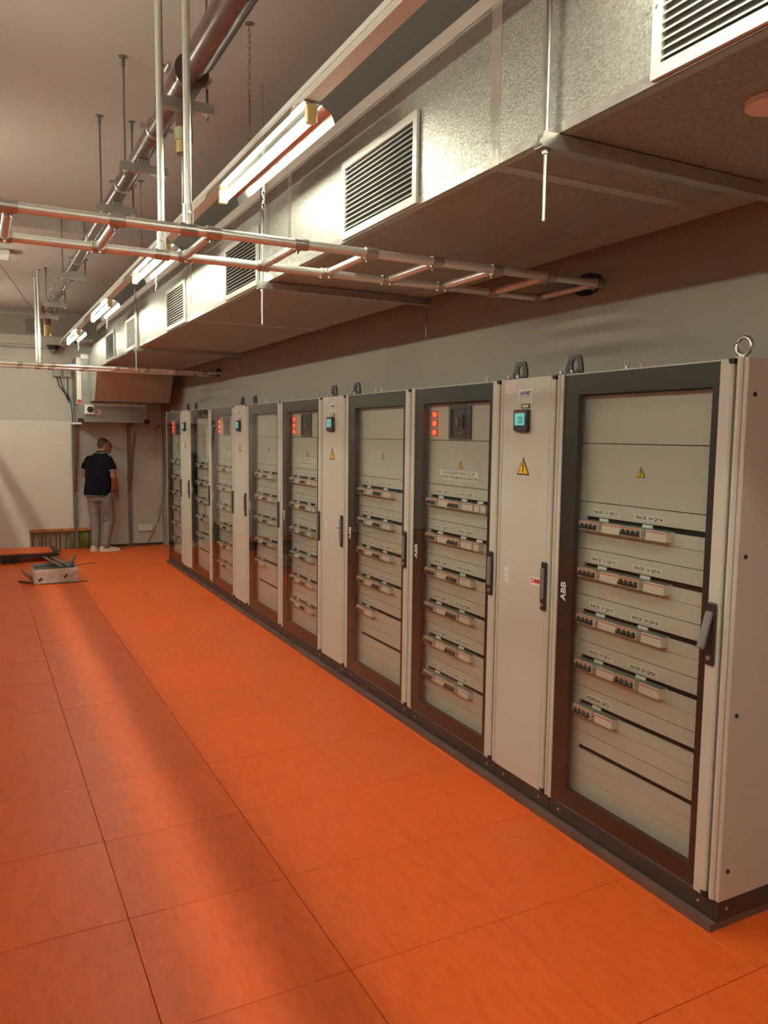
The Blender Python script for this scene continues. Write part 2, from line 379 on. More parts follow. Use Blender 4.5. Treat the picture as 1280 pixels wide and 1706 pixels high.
def cover(t, u, z, w=.104):
    o = obj('relay_block', lambda: MB().cbox(0, w, DP-.036, DP+.012, -.023, .023, .0015), BRKW, t, (u, 0, z), key=('cov', w)); o.scale = (1, 1, .87)
    obj('stripe', lambda: MB().box(.001, w-.001, DP-.0368, DP-.0358, .0150, .0190), REDP, o, key=('covs', w))
    obj('terminal_cover', lambda: MB().box(0, w, DP-.030, DP+.005, .023, .0265), GREENT, o, key=('covt', w))
def strip_label(t, u, z, s, w, detail):
    o = obj('label_strip', lambda: MB().box(-w/2, w/2, -.001, 0, -.0105, .0105), PAPER, t, (u, DP, z), key=('lab', w))
    text(s, .0185, INK, o, (0, -.0014, -.001), width=w*.90, bold=.0005)
def tagplate(t, u, z):
    obj('tag_holder', lambda: MB().box(-.026, .026, -.003, .0, -.009, .009), PAPER, t, (u, DP, z), key='tagp')

def glass_cabinet(Y1, kind, label, detail, group, opened=False):
    W = WA if kind == 'A' else WC
    t = thing('switchboard_cabinet', label, 'cabinet', (FX, Y1, 0), -PI/2, group)
    frame_common(t, W)
    uL, uR = .114, W-.118          # glass window
    oR = W-.085
    # door
    door = obj('door', lambda: MB().box(.005, .024, 0, .022, ZB+.004, ZT-.003).box(.024, oR, .010, .022, ZT-.008, ZT-.003).box(.024, oR, .010, .022, ZB+.004, ZB+.009)
               .prism([(oR, .022), (oR, 0), (W-.042, 0), (W-.036, .006), (W-.036, .022)], 'z', ZB+.004, ZT-.003), CAB, t, key=('door', W))
    obj('door_border', lambda: MB().box(.024, uL, .006, .03, ZB+.009, ZT-.008).box(uR, oR, .006, .03, ZB+.009, ZT-.008).box(uL, uR, .006, .03, ZT-.092, ZT-.008).box(uL, uR, .006, .03, ZB+.009, .19), PERF, door, key=('border', W))
    obj('glass', lambda: MB().box(.0245, oR-.0005, .001, .0045, ZB+.010, ZT-.009), GLASS, door, key=('glass', W))
    lg = text('ABB', .046, PAPER, door, (.066, .0005, 1.071), roll=PI/2, bold=.0012)
    lg.name = 'logo_lettering'
    handle(t, W-.062, .95, 1.174, opened)
    # mounting frame and cover panels behind the glass
    p0, p1 = .062, W-.065
    obj('backing', lambda: MB().box(.022, W-.022, DP+.020, DP+.024, ZB+.02, ZT-.02), DARK, t, key=('backing', W))
    for a, b in ((.022, p0-.003), (p1+.003, W-.022)): obj('frame_upright', lambda: MB().box(a, b, .035, DP+.02, ZB+.02, ZT-.02), BLACKM if a < .1 else CAB, t, key=('upr', W, a))
    obj('reflection_strip', lambda: MB().box(p0, p1, DP-.004, DP+.01, 1.925, ZT-.02), mat('reflection_dark_red', (.10, .065, .055), .5), t, key=('header', W))  # dark reddish strip, a reflection along the window top painted as colour
    tops = [1.920, 1.717, 1.468] + [1.468-.2024*k for k in range(1, 7)] + [ZB+.03]
    for i in range(len(tops)-1):
        zt, zb = tops[i]-.0016, tops[i+1]+.0016
        row = 2 <= i <= 7
        def mk():
            b = MB(); y0, y1 = DP, DP+.012
            if not row: return b.cbox(p0, p1, y0, y1, zb-zt, 0, .0012)
            s0, s1 = .125, W-.115
            b.box(p0, p1, y0, y1, -.059, 0).box(p0, s0, y0, y1, zb-zt, -.059).box(s1, p1, y0, y1, zb-zt, -.059)
            b.box(s0, s1, y0, y1, -.1315, -.082).box(s0, s1, y0, y1, zb-zt, -.1332)
            return b
        pn = obj('cover_panel', mk, PANEL, t, (0, 0, zt), key=('pan', W, row, round(zt-zb, 3)))
        if detail >= 1:
            for zz in (-.03, zb-zt+.03): obj('screw', lambda: MB().cyl((0, DP, 0), (0, DP-.003, 0), .0045, 8), SCREW, pn, (p0+.012, 0, zz), key='scr')
    for r in range(6):
        zt = tops[2+r]; zc = zt-.0985
        if kind == 'A':
            if r == 5: continue
            pairs = 2 if r < 4 else 1
            names = ['RACK %d QF%d' % (13+2*r+q, 13+2*r+q) for q in range(2)] if r < 4 else ['RISERVA QF21']
        else:
            pairs = 2; names = ['RACK %d QF%d' % (1+2*r+q, 1+2*r+q) for q in range(2)]
        for q in range(pairs):
            u0 = .093+q*.240
            breaker(t, u0+.036, zc, detail); cover(t, u0+.167, zc)
            if detail >= 0: strip_label(t, u0+.152-.0*q, zt-.0385, names[q], .15, detail)
            tagplate(t, u0+.145, zt-.073)
        if kind == 'C' and r < 2:
            for q in range(2 if r == 0 else 1):
                cover(t, .622+.055*q, zc, .046)
            tagplate(t, .63, zt-.073)
    if kind == 'A':
        tri_sign(t, .43, DP, 1.608, .042)
    else:
        tri_sign(t, .43, DP, 1.588, .042)
        o = obj('name_plate', lambda: MB().box(-.19, .19, -.0012, 0, -.026, .026), PAPER, t, (.41, DP, 1.527), key='nplate')
        text('D12-24 QGLZR_RACK L-TC_29', .022, INK, o, (0, -.0016, .012), width=.31, bold=.0003)
        text('DATINET V00A_MATRICOLA:24-IT 08', .022, INK, o, (0, -.0016, -.013), width=.36, bold=.0003)
        for z in (1.862, 1.812, 1.761):
            o = obj('indicator_lamp', lambda: MB().box(-.019, .019, -.004, 0, -.019, .019), mat('lamp_bezel', (.16, .03, .025), .5), t, (.165, DP, z), key='indb')
            obj('lens', lambda: MB().cyl((0, -.004, 0), (0, -.014, 0), .0155, 14, .013), LAMPR, o, key='indl')
        o = obj('main_switch', lambda: MB().box(-.105, .105, -.012, 0, -.088, -.072).box(-.105, .105, -.012, 0, .072, .088).box(-.105, -.085, -.012, 0, -.072, .072).box(.085, .105, -.012, 0, -.072, .072), mat('switch_frame', (.055, .055, .05), .45), t, (.425, DP, 1.814), key='acb')
        obj('switch_face', lambda: MB().box(-.085, .085, -.004, -.001, -.072, .072).box(-.03, .035, -.010, -.004, -.028, .045), mat('switch_face_dark', (.035, .033, .03), .4), o, key='acbf')
        obj('switch_lever', lambda: MB().box(-.006, .010, -.030, -.010, -.014, .024), LEVER, o, key='acbl')
        obj('switch_button', lambda: MB().box(.018, .030, -.012, -.010, -.022, .03), mat('button_red', (.2, .03, .02), .5), o, key='acbb')
        obj('switch_mark', lambda: MB().box(-.010, .004, -.0055, -.004, -.06, -.052), YEL, o, key='acby')
    return t

def narrow_cabinet(Y1, label, group, detail):
    W = WN
    t = thing('switchboard_cabinet', label, 'cabinet', (FX, Y1, 0), -PI/2, group)
    frame_common(t, W)
    obj('door', lambda: MB().prism([(.005, .024), (.005, .004), (.009, 0), (W-.064, 0), (W-.060, .004), (W-.056, 0), (W-.042, 0), (W-.036, .006), (W-.036, .024)], 'z', ZB+.004, ZT-.003), CAB, t, key='ndoor')
    handle(t, W-.062, .957, 1.181)
    m = obj('meter', lambda: MB().cbox(-.050, .050, -.024, 0, -.048, .050, .003).box(-.035, .040, -.018, 0, -.054, -.048), HANDLE, t, (.165, 0, 1.817), key='meter')
    obj('screen', lambda: MB().box(-.036, .036, -.0255, -.024, -.022, .034), SCREEN, m, key='mscreen')
    obj('brand_bar', lambda: MB().box(-.036, .022, -.0250, -.024, .038, .046), mat('meter_red', (.22, .02, .015), .5), m, key='mbar')
    for k, (x0, x1) in enumerate(((-.012, .022), (-.006, .022), (-.012, .024))):
        obj('reading', lambda: MB().box(x0, x1, -.0260, -.0255, .012-k*.011, .016-k*.011), INK, m, key=('mread', k))
    s = obj('maker_sticker', lambda: MB().box(-.052, .052, -.001, 0, -.031, .031), PAPER, t, (.172, 0, 1.928), key='mstick')
    text('DATINET', .022, BLUEP, s, (0, -.0014, .014), shear=.3, bold=.0012, width=.082)
    for k in range(4): obj('print_line', lambda: MB().box(-.045, .045-.01*(k % 2), -.0014, -.001, 0, .0022), BLUEP if k == 0 else BRKG, s, (0, 0, -.002-.008*k), key=('pline', k))
    p = obj('plate', lambda: MB().box(-.030, .030, -.003, 0, -.010, .010), INK, t, (.178, 0, 1.883), key='nlp')
    obj('plate_face', lambda: MB().box(-.022, .022, -.0036, -.003, -.006, .006), PAPER, p, key='nlpf')
    s = obj('data_sticker', lambda: MB().box(-.034, .034, -.001, 0, -.027, .027), mat('sticker_pinkish', (.72, .66, .60), .5), t, (.060, 0, 1.975), key='dstick')
    for k in range(4): obj('print_line', lambda: MB().box(-.026, .02, -.0014, -.001, 0, .0025), BRKG, s, (0, 0, .016-.011*k), key='pline2')
    tri_sign(t, .172, 0, 1.606, .082)
    lg = text('ABB', .046, mat('logo_grey', (.33, .31, .28), .5), t, (.068, -.0006, 1.075), roll=PI/2, bold=.0012); lg.name = 'logo_lettering'
    s = obj('instruction_sticker', lambda: MB().box(-.040, .040, -.001, 0, -.018, .018), PAPER, t, (.284, 0, 1.081), key='istick')
    obj('red_field', lambda: MB().box(-.008, .038, -.0014, -.001, -.008, .010), REDP, s, key='isr')
    obj('ring_symbol', lambda: MB().cyl((-.024, -.001, 0), (-.024, -.0014, 0), .012, 16), REDP, s, key='isc')
    obj('ring_centre', lambda: MB().cyl((-.024, -.0014, 0), (-.024, -.0018, 0), .007, 12), PAPER, s, key='isd')
    return t

NTH = 'first second third fourth fifth sixth seventh eighth ninth tenth eleventh twelfth'.split()
GRP = 'cabinets in the switchboard row'
y = 1.795; ORD = ['the row\'s free end', 'second', 'third', 'fourth']
LAB = {
 (0, 'A'): 'wide glass-door cabinet with exposed side panel at the free end of the row, lever ajar',
 (0, 'N'): 'narrow solid-door cabinet with teal meter, beside the cabinet with exposed side panel',
 (0, 'C'): 'glass-door cabinet with red lamps, breakers RACK 1 to 12, third from the free end',
 (1, 'A'): 'glass-door cabinet without red lamps, fourth from the free end of the row',
 (1, 'N'): 'narrow solid-door cabinet with teal meter, fifth from the free end of the row',
 (1, 'C'): 'glass-door cabinet with red lamps, sixth from the free end of the row',
 (2, 'A'): 'glass-door cabinet without red lamps, seventh from the free end of the row',
 (2, 'N'): 'narrow solid-door cabinet, eighth from the free end, fifth from the air unit end',
 (2, 'C'): 'glass-door cabinet with red lamps, fourth from the end by the air unit',
 (3, 'A'): 'glass-door cabinet reflecting the standing man, third from the end by the air unit',
 (3, 'N'): 'narrow solid-door cabinet, second from the end by the air unit',
 (3, 'C'): 'glass-door cabinet with red lamps, last in the row by the air unit'}
for g in range(4):
    det = 1 if g < 2 else 0
    t = glass_cabinet(y+WA, 'A', LAB[g, 'A'], det, GRP, g == 0); y += WA
    lug(y, 'black lifting lug on the joint of the %s and %s cabinets from the free end' % (NTH[3*g], NTH[3*g+1])); eyebolt(t, WA*.45, .06, .012); eyebolt(t, WA*.36, .06, .012)
    if g == 0:
        eyebolt(t, WA-.045, .06, .030); eyebolt(t, WA-.10, .10, .010)
        sp = obj('side_panel', lambda: MB().cbox(0, .018, .012, .35, ZB, ZT, .003), SIDE, t, (WA-.003, 0, 0))
        for z in (1.892, 1.343, .784, .215): obj('screw', lambda: MB().cyl((.018, .05, 0), (.022, .05, 0), .008, 10), BLACKM, sp, (0, 0, z), key='spscr')
        for z in (.072,):
            obj('plinth_side', lambda: MB().box(0, .012, .012, .35, .030, ZB-.002), PLINTH, t, (WA-.001, 0, 0))
            obj('bolt', lambda: MB().cyl((.012, .06, 0), (.016, .06, 0), .006, 10), SCREW, t, (WA-.001, 0, z))
    t = narrow_cabinet(y+WN, LAB[g, 'N'], GRP, det); y += WN
    lug(y-.03, 'black lifting lug on the joint of the %s and %s cabinets from the free end' % (NTH[3*g+1], NTH[3*g+2]))
    t = glass_cabinet(y+WC, 'C', LAB[g, 'C'], det, GRP); y += WC
    eyebolt(t, WC*.12, .06, .012); eyebolt(t, WC*.75, .06, .012)
YEND = y
o = obj('base_rail', MB().box(FX-.018, FX+.34, 1.785, YEND+.01, 0, .029), BASE)
tag(o, 'low brown-grey floor rail running under the whole cabinet row', 'rail')

# ================================================================== air duct
DX0, DX1, DZ0, DZ1 = 1.46, 2.46, 2.575, 3.10
duct = thing('air_duct', 'long rectangular foil-clad air duct hung under the ceiling above the cabinets', 'duct', (0, 0, DZ0))
cuts = [-2.4, .25, 2.09, 3.87, 5.93, 8.0, 10.92]
for a, b in zip(cuts[:-1], cuts[1:]):
    obj('duct_section', MB().cbox(DX0, DX1, a+.0015, b-.0015, 0, DZ1-DZ0, .003), FOIL, duct)
TAPE = mat('foil_tape', (.66, .63, .58), .28, .85, bump=.25, bscale=25)
for c in cuts[1:-1]:
    obj('seam_tape', lambda: MB().box(DX0-.0018, DX0, -.026, .026, -.0018, DZ1-DZ0).box(DX0-.0018, DX1, -.026, .026, -.0018, 0), TAPE, duct, (0, c, 0), key='seamtape')
obj('edge_tape', MB().box(DX0-.0012, DX0, -2.4, 10.9, -.0012, .028).box(DX0-.0012, DX0+.03, -2.4, 10.9, -.0012, 0), TAPE, duct)
obj('top_flange', MB().box(DX0-.004, DX0, -2.4, 10.9, DZ1-DZ0-.045, DZ1-DZ0+.004), mat('flange_strip', (.55, .47, .42), .5, .4), duct)
obj('corner_strip', MB().box(DX1-.16, DX1+.004, -2.4, 10.9, -.0016, 0), mat('foil_matte', (.46, .43, .38), .5, .6), duct)
obj('access_cap', MB().cyl((1.78, 1.36, -.014), (1.78, 1.36, .002), .065, 24), PAPER, duct)
hood = MB().prism([(10.925, 0), (11.02, 0), (11.30, 2.165-DZ0), (11.80, 2.165-DZ0), (11.80, 2.74-DZ0), (11.34, 2.93-DZ0), (10.925, DZ1-DZ0)], 'x', DX0, DX1)
obj('hood', hood, FOIL, duct)

GR = 'louvred supply grilles along the duct'
GLAB = ['white louvred grille on the duct above the free end of the cabinet row', 'white louvred grille on the duct beside the first lit fluorescent lamp', 'white louvred grille on the duct behind the pipe ladder', 'white louvred grille on the duct, third from the far end', 'white louvred grille on the duct, second from the far end', 'white louvred grille nearest the duct hood at the far end']
for i, ya in enumerate((.79, 2.555, 4.355, 6.09, 8.04, 9.48)):
    wd = .65; z0, z1 = DZ0+.005, 2.905
    t = thing('air_grille', GLAB[i], 'grille', (DX0-.0025, ya, z0), 0, GR)
    H = z1-z0
    obj('frame', lambda: MB().box(-.012, 0, 0, wd, 0, .03).box(-.012, 0, 0, wd, H-.03, H).box(-.012, 0, 0, .03, .03, H-.03).box(-.012, 0, wd-.03, wd, .03, H-.03), GRILLE, t, key='gframe')
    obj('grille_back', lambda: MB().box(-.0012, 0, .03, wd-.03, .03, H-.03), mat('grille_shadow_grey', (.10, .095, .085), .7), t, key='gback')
    n = 14
    for k in range(n):
        z = .036+(H-.072)*(k+.2)/(n-1)
        obj('slat', lambda: MB().prism([(-.002, .0085), (-.002, .0100), (-.013, -.0025), (-.0145, -.0035)], 'y', .031, wd-.031), GRILLE, t, (0, 0, z), key='slat')
    for yy in (.012, wd-.012): obj('screw', lambda: MB().cyl((-.012, 0, 0), (-.015, 0, 0), .005, 8), SCREW, t, (0, yy, H/2), key='gscr')

HL = ['trapeze hanger carrying the duct, closest to the free end of the cabinet row', 'trapeze hanger carrying the duct just beyond the pipe ladder', 'trapeze hanger carrying the duct near its far hood']
for i, yy in enumerate((1.80, 4.22, 8.02)):
    t = thing('duct_hanger', HL[i], 'hanger', (0, yy, 2.34), 0, 'trapeze hangers under the duct')
    obj('strut', lambda: MB().box(1.405, 2.50, -.021, .021, DZ0-.043-2.34, DZ0-.0395-2.34).box(1.405, 2.50, -.021, -.018, DZ0-.0395-2.34, DZ0-.003-2.34).box(1.405, 2.50, .018, .021, DZ0-.0395-2.34, DZ0-.003-2.34), ZINC, t, key='strut')
    zc = ZC1 if yy < YSTEP else ZC2
    for x in (1.43, 2.478):
        obj('threaded_rod', MB().cyl((x, 0, 0), (x, 0, zc-2.34), .0055, 8), STEELR if x > 2 else ZINC, t)
        obj('nut', MB().cyl((x, 0, DZ0-.055-2.34), (x, 0, DZ0-.0435-2.34), .011, 6), SCREW, t)
    obj('upright_sleeve', MB().box(1.423, 1.440, .006, .016, DZ0-2.34, DZ1+.02-2.34), ZINC, t)
    obj('corner_clip', MB().prism([(1.40, DZ0-.045-2.34), (1.455, DZ0-.045-2.34), (1.455, DZ0-.002-2.34), (1.40, DZ0-.012-2.34)], 'y', -.024, -.0215), ZINC, t)

# ================================================================== fluorescent row
LX, LZ = 1.155, 2.915
def trunking(x, label):
    t = thing('light_trunking', label, 'trunking', (x, 0, LZ+.055), 0)
    obj('channel', MB().box(-.030, .030, -2.4, 12.2, .003, .045), TRUNK, t)
    obj('lid_lip', MB().box(-.034, -.030, -2.4, 12.2, .030, .052), WHITEP, t)
    for yy in (-1.2, 1.37, 3.83, 6.29, 8.75):
        obj('joint_strip', lambda: MB().box(-.0312, .031, -.05, .05, .0015, .046), GRILLE, t, (0, yy, 0), key='jstrip')
    return t
def luminaire(x, ya, label, group, L=1.2, bare=False, tm=None):
    t = thing('fluorescent_lamp', label, 'lamp', (x, ya, LZ), 0, group)
    def refl():
        p = [(-.090, -.010), (-.078, .026), (-.036, .050), (.036, .050), (.078, .026), (.090, -.010)]
        q = [(a*.985, b-.0018) for a, b in p][::-1]
        return MB().prism([(a, b) for a, b in p]+q, 'y', .0, L)
    if bare: obj('batten', lambda: MB().cbox(-.024, .024, 0, L, .022, .053, .003), WHITEP, t, key='batten')
    else: obj('reflector', refl, REFL, t, key='refl')
    obj('tube', lambda: MB().cyl((0, .035, 0), (0, L-.035, 0), .014 if bare else .018, 10), tm or (TUBE2 if bare else TUBE), t, key=('tube', bare, tm and tm.name))
    obj('lamp_holder', lambda: MB().cbox(-.020, .020, 0, .034, -.022, .048, .005), AMBER, t, (0, -.004, 0), key='holder')
    obj('lamp_holder', lambda: MB().cbox(-.020, .020, 0, .034, -.022, .048, .005), AMBER, t, (0, L-.034, 0), key='holder')
    return t
def chain_end():
    b = MB()
    for k in range(4):
        b.tube([((.0075*math.cos(2*PI*q/8) if k % 2 else .001), (0 if k % 2 else .0075*math.cos(2*PI*q/8)), .017*math.sin(2*PI*q/8)-.028*k) for q in range(9)], .0025, 5)
    return b
trunking(LX, 'long cream trunking rail carrying the fluorescent lamps beside the duct')
LL = ['fluorescent lamp just before the free end of the cabinet row', 'large lit fluorescent lamp beside the duct, first beyond the free end', 'lit fluorescent lamp just above the polished pipe ladder', 'lit fluorescent lamp beyond the pipe ladder, second from the far wall', 'small lit fluorescent lamp closest to the far wall']
for i in range(5):
    lm = luminaire(LX, 2.83+2.46*(i-1), LL[i], 'fluorescent lamps in a row along the duct')
    obj('chain_end', chain_end, SCREW, lm, (.089, .82, -.024), key='chainend')
luminaire(LX, 2.83-2.46*2, 'fluorescent lamp at the entrance end of the duct row', 'fluorescent lamps in a row along the duct')
# the parallel row over the aisle, left of the frame
LX2 = -.47
trunking(LX2, 'trunking rail of the second lamp row over the aisle')
for i in range(6): luminaire(LX2, 2.83+2.46*(i-2), 'bare fluorescent lamp of the second row over the aisle', 'fluorescent lamps of the second row', bare=True)
LX3 = -2.35  # unseen third row, added as fill to soften the shadows
trunking(LX3, 'trunking rail of the added, unseen third lamp row')
for i in range(6): luminaire(LX3, 2.83+2.46*(i-2), 'added fill lamp of the unseen third row, softening shadows', 'added fill lamps of the third row', tm=FILL_TUBE)
# cable tray and conduit under the second row, which stripe the aisle floor with shade
tr = thing('cable_tray', 'long steel cable tray hung under the second lamp row', 'cable tray', (0, 0, 2.36))
obj('tray_bottom', MB().box(-.80, -.285, -2.4, 12.2, 0, .003), ZINC, tr); obj('tray_side', MB().box(-.288, -.285, -2.4, 12.2, .003, .05), ZINC, tr); obj('tray_side', MB().box(-.80, -.797, -2.4, 12.2, .003, .05), ZINC, tr)
for yy in (-1, 1.8, 4.6, 7.3, 10.1): obj('tray_rod', MB().cyl((-.83, yy, -.02), (-.83, yy, (ZC1 if yy < YSTEP else ZC2)-2.36), .006, 8), STEELR, tr); obj('tray_bracket', MB().box(-.85, -.16, yy-.015, yy+.015, -.03, -.001), ZINC, tr)
cd = obj('conduit', MB().cyl((-.215, -2.4, 2.382), (-.215, 12.2, 2.382), .0225, 12), CHROME); tag(cd, 'straight steel conduit running beside the cable tray', 'pipe')

def chain(x, yy, z0, z1, label):
    b = MB(); z = z1; k = 0
    while z > z0:
        pts = []
        for q in range(9):
            a = 2*PI*q/8; c = .0065*math.cos(a); s = .017*math.sin(a)
            pts.append((c, 0, s) if k % 2 else (0, c, s))
        b.tube([(p[0]+x, p[1]+yy, p[2]+z-.017) for p in pts], .0017, 5); z -= .026; k += 1
    b.cyl((x, yy, z1-.004), (x, yy, z1), .02, 10)
    o = obj('chain', b, STEELR); tag(o, label, 'chain', 'chains holding the lamp trunking')
chain(LX+.005, 1.99, LZ+.10, ZC1, 'steel link chain in front of the trunking near the duct seam')
chain(LX+.02, 3.64, LZ+.10, ZC1, 'steel link chain hanging from the ceiling above the first lit lamp')
chain(LX+.005, 6.2, LZ+.10, ZC1, 'steel link chain above the lamp at the pipe ladder')
# ================================================================== pipe ladders
def ladder(ya, yb, z, xs, hx, label, xend, x0, det):
    t = thing('pipe_ladder', label, 'pipe rack', (0, ya, z))
    dy = yb-ya; R = .0175
    for yy in (0, dy): obj('rail_pipe', MB().cyl((x0, yy, 0), (xend, yy, 0), R, 16), CHROME, t)
    for x in xs:
        r = obj('rung', lambda: MB().cyl((0, 0, 0), (0, dy, 0), .0155, 12), CHROME, t, (x, 0, 0), key=('rung', dy))
        for yy, s in ((0, 1), (dy, -1)):
            obj('clamp', lambda: MB().cyl((-.026, 0, 0), (.026, 0, 0), .0225, 14).cyl((0, .01*s, 0), (0, .05*s, 0), .021, 12).cyl((0, .034*s, -.02), (0, .034*s, -.028), .006, 8), CLAMP, r, (0, yy, 0), key=('clamp', s))
    zc = (ZC1 if ya < YSTEP else ZC2)-z
    for yy in (0, dy):
        h = obj('hanger_tube', MB().cyl((hx, yy, .03), (hx, yy, zc), .0135, 12), CHROME, t)
        obj('clamp', MB().cyl((hx, yy, .015), (hx, yy, .085), .019, 12).cyl((hx-.03, yy, 0), (hx+.03, yy, 0), .0225, 14).cyl((hx-.001, yy-.018, .055), (hx-.001, yy-.026, .055), .007, 8), CLAMP, h)
        obj('ceiling_foot', MB().cyl((hx, yy, zc-.008), (hx, yy, zc), .035, 14), CLAMP, h)
    return t
ladder(2.855, 3.30, 2.455, [-.88, -.55, -.21, .122, .455, .785, 1.12, 1.415, 1.72, 2.02, 2.31, 2.60], .695, 'polished two-pipe ladder with rungs crossing the aisle and passing under the duct', XW, -1.6, 1)
ladder(9.30, 9.72, 2.455, [-.2, .13, .46, .79, 1.12, 1.45, 1.78, 2.11, 2.44], .655, 'distant two-pipe ladder crossing the room before the air unit', XW, -1.6, 0)
def hole(yy, z, label):  # flat black oval on the wall, painting the dark of a hole
    p = [(-.10+.0, -.02)]
    pts = [(yy+.10*math.cos(a), z+.052*math.sin(a)) for a in [2*PI*k/20 for k in range(20)]]
    o = obj('wall_hole_disc', MB().prism([(a, b) for a, b in pts], 'x', XW-.012, XW+.002), RUBBER); tag(o, label, 'wall hole')
hole(2.985, 2.475, 'flat dark oval standing in for the wall hole behind the end of the polished pipe ladder')
hole(9.45, 2.475, 'flat dark oval standing in for the wall hole at the end of the distant pipe ladder')

# ================================================================== brown suspended pipe
PX, PZ, PR = .812, 3.165, .045
bp = thing('brown_pipe', 'glossy dark brown pipe suspended lengthwise below the ceiling', 'pipe', (PX, 0, PZ))
obj('pipe', MB().cyl((0, 3.0, 0), (0, 10.3, 0), PR, 20), BROWN, bp)
obj('thick_pipe', MB().cyl((0, -2.4, 0), (0, 3.12, 0), .059, 20), BROWN, bp)
obj('coupling', MB().cyl((0, 3.26, 0), (0, 3.475, 0), .064, 20).cyl((0, 3.245, 0), (0, 3.26, 0), .069, 20), BROWN, bp)
obj('coupling_bolt', MB().cyl((-.08, 3.27, .02), (-.08, 3.34, .02), .010, 8).cyl((.08, 3.27, -.01), (.08, 3.34, -.01), .010, 8), SCREW, bp)
v = obj('drain_branch', MB().cyl((.01, 3.432, -.03), (.01, 3.432, -.16), .034, 14), BROWN, bp)
obj('valve', MB().cyl((.01, 3.432, -.16), (.01, 3.432, -.21), .038, 12), mat('olive_valve', (.26, .25, .14), .5), v)
obj('valve_cap', MB().cyl((.01, 3.432, -.21), (.01, 3.432, -.26), .034, 8).cyl((.01, 3.402, -.235), (.01, 3.387, -.235), .010, 10), mat('brass_cap', (.36, .26, .09), .5, .4), v)
obj('pull_cord', MB().cyl((.0, 3.432, -.26), (.0, 3.432, -.56), .002, 6), STEELR, v)
for yy in (3.92, 4.86, 6.2, 7.1, 8.1, 8.97):
    obj('pipe_clamp', lambda: MB().cyl((0, -.012, 0), (0, .012, 0), PR+.006, 20).box(-.076, -.05, -.008, .008, -.006, .012).box(.05, .076, -.008, .008, -.012, .006), ZINC, bp, (0, yy, 0), key='pclamp')
v = obj('end_branch', MB().cyl((0, 10.25, -.02), (0, 10.25, -.17), .040, 12).cyl((0, 10.2, 0), (0, 10.33, 0), .062, 14), mat('red_valve', (.17, .025, .02), .5), bp)
obj('valve_cap', MB().cyl((0, 10.25, -.17), (0, 10.25, -.30), .038, 10), mat('brass_cap', (.36, .26, .09), .5, .4), v)
BL = ['strut bracket at the brown pipe coupling with the yellow valve', 'strut bracket of the brown pipe just behind the polished hanger tubes', 'strut bracket of the brown pipe hidden by the ladder rail', 'strut bracket of the brown pipe, third from its far end', 'strut bracket of the brown pipe, second from its far end', 'strut bracket at the far red end of the brown pipe']
for i, yy in enumerate((3.365, 4.25, 5.08, 7.40, 9.12, 10.1)):
    z0 = 3.052
    t = thing('pipe_bracket', BL[i], 'bracket', (PX, yy, z0), 0, 'strut brackets of the brown pipe')
    obj('strut', lambda: MB().box(-.118, .118, -.0205, .0205, .0, .003).box(-.118, .118, -.0205, -.0175, .003, .041).box(-.118, .118, .0175, .0205, .003, .041), ZINC, t, key='pstrut')
    zc = (ZC1 if yy < YSTEP else ZC2)-z0
    for x in (-.092, .092):
        obj('threaded_rod', lambda: MB().cyl((0, 0, -.02), (0, 0, zc), .0052, 8), STEELR, t, (x, 0, 0), key=('prod', round(zc, 2)))
        obj('ceiling_anchor', lambda: MB().cyl((0, 0, -.05), (0, 0, 0), .009, 8).cyl((0, 0, -.004), (0, 0, 0), .022, 12), STEELR, t, (x, 0, zc), key='panchor')
        obj('nut', lambda: MB().cyl((0, 0, -.012), (0, 0, -.001), .011, 6).cyl((0, 0, -.002), (0, 0, 0), .016, 12), SCREW, t, (x, 0, 0), key='pnut')
    if i: obj('pipe_saddle', lambda: MB().box(-.03, .03, -.015, .015, .041, .0665), ZINC, t, key='psaddle')
o = obj('steel_wire', MB().cyl((.15, 8.3, ZC2), (.60, 9.28, 3.02), .004, 6), STEELR); tag(o, 'thin steel wire slanting from the ceiling to the distant hanger tubes', 'wire')
o = obj('ceiling_box', MB().cbox(.05, .36, 8.4, 8.6, ZC2-.07, ZC2, .01), WHITEP); tag(o, 'small pale box fixed to the ceiling beside the slanting wire', 'ceiling box')

# ================================================================== air unit at the far wall
UY = 11.80
un = thing('air_unit', 'galvanised air handling unit on wall brackets above the man', 'air unit', (1.30, UY, 0))
GALV = mat('galvanised_panel', (.33, .32, .30), .38, .8, var=.1, vscale=14)
obj('lower_casing', MB().cbox(.01, .95, 0, .62, 1.875, 2.125, .006), GALV, un)
obj('upper_casing', MB().box(.0, .95, .02, .62, 2.130, 2.78), GALV, un)
obj('corner_strip', MB().box(-.004, .05, .005, .02, 2.13, 2.775).box(-.006, .0, .01, .05, 2.13, 2.775), PAPER, un)
obj('top_edge', MB().box(0.05, .16, .0, .02, 2.76, 2.82), CHROME, un)
obj('foil_edge', MB().box(.06, .92, -.03, .005, 2.105, 2.145), TAPE, un)
d = obj('rotary_switch', MB().cbox(.085, .215, -.05, 0, 1.985, 2.115, .008), PAPER, un)
obj('dial', MB().cyl((.155, -.05, 2.055), (.155, -.065, 2.055), .042, 20).box(.135, .20, -.078, -.065, 2.04, 2.065), INK, d)
obj('red_sticker', MB().box(.22, .30, -.003, 0, 1.985, 2.06), PAPER, un)
obj('sticker_ring', MB().cyl((.255, -.003, 2.022), (.255, -.0045, 2.022), .024, 14), mat('faded_red', (.55, .25, .2), .5), un)
for u in (.0, .90): obj('corner_cap', MB().box(u, u+.07, -.012, .05, 1.865, 1.93), RUBBER, un)
obj('warning_disc', MB().cyl((.022, .003, 2.165), (.022, .0, 2.165), .028, 16), REDP, un)
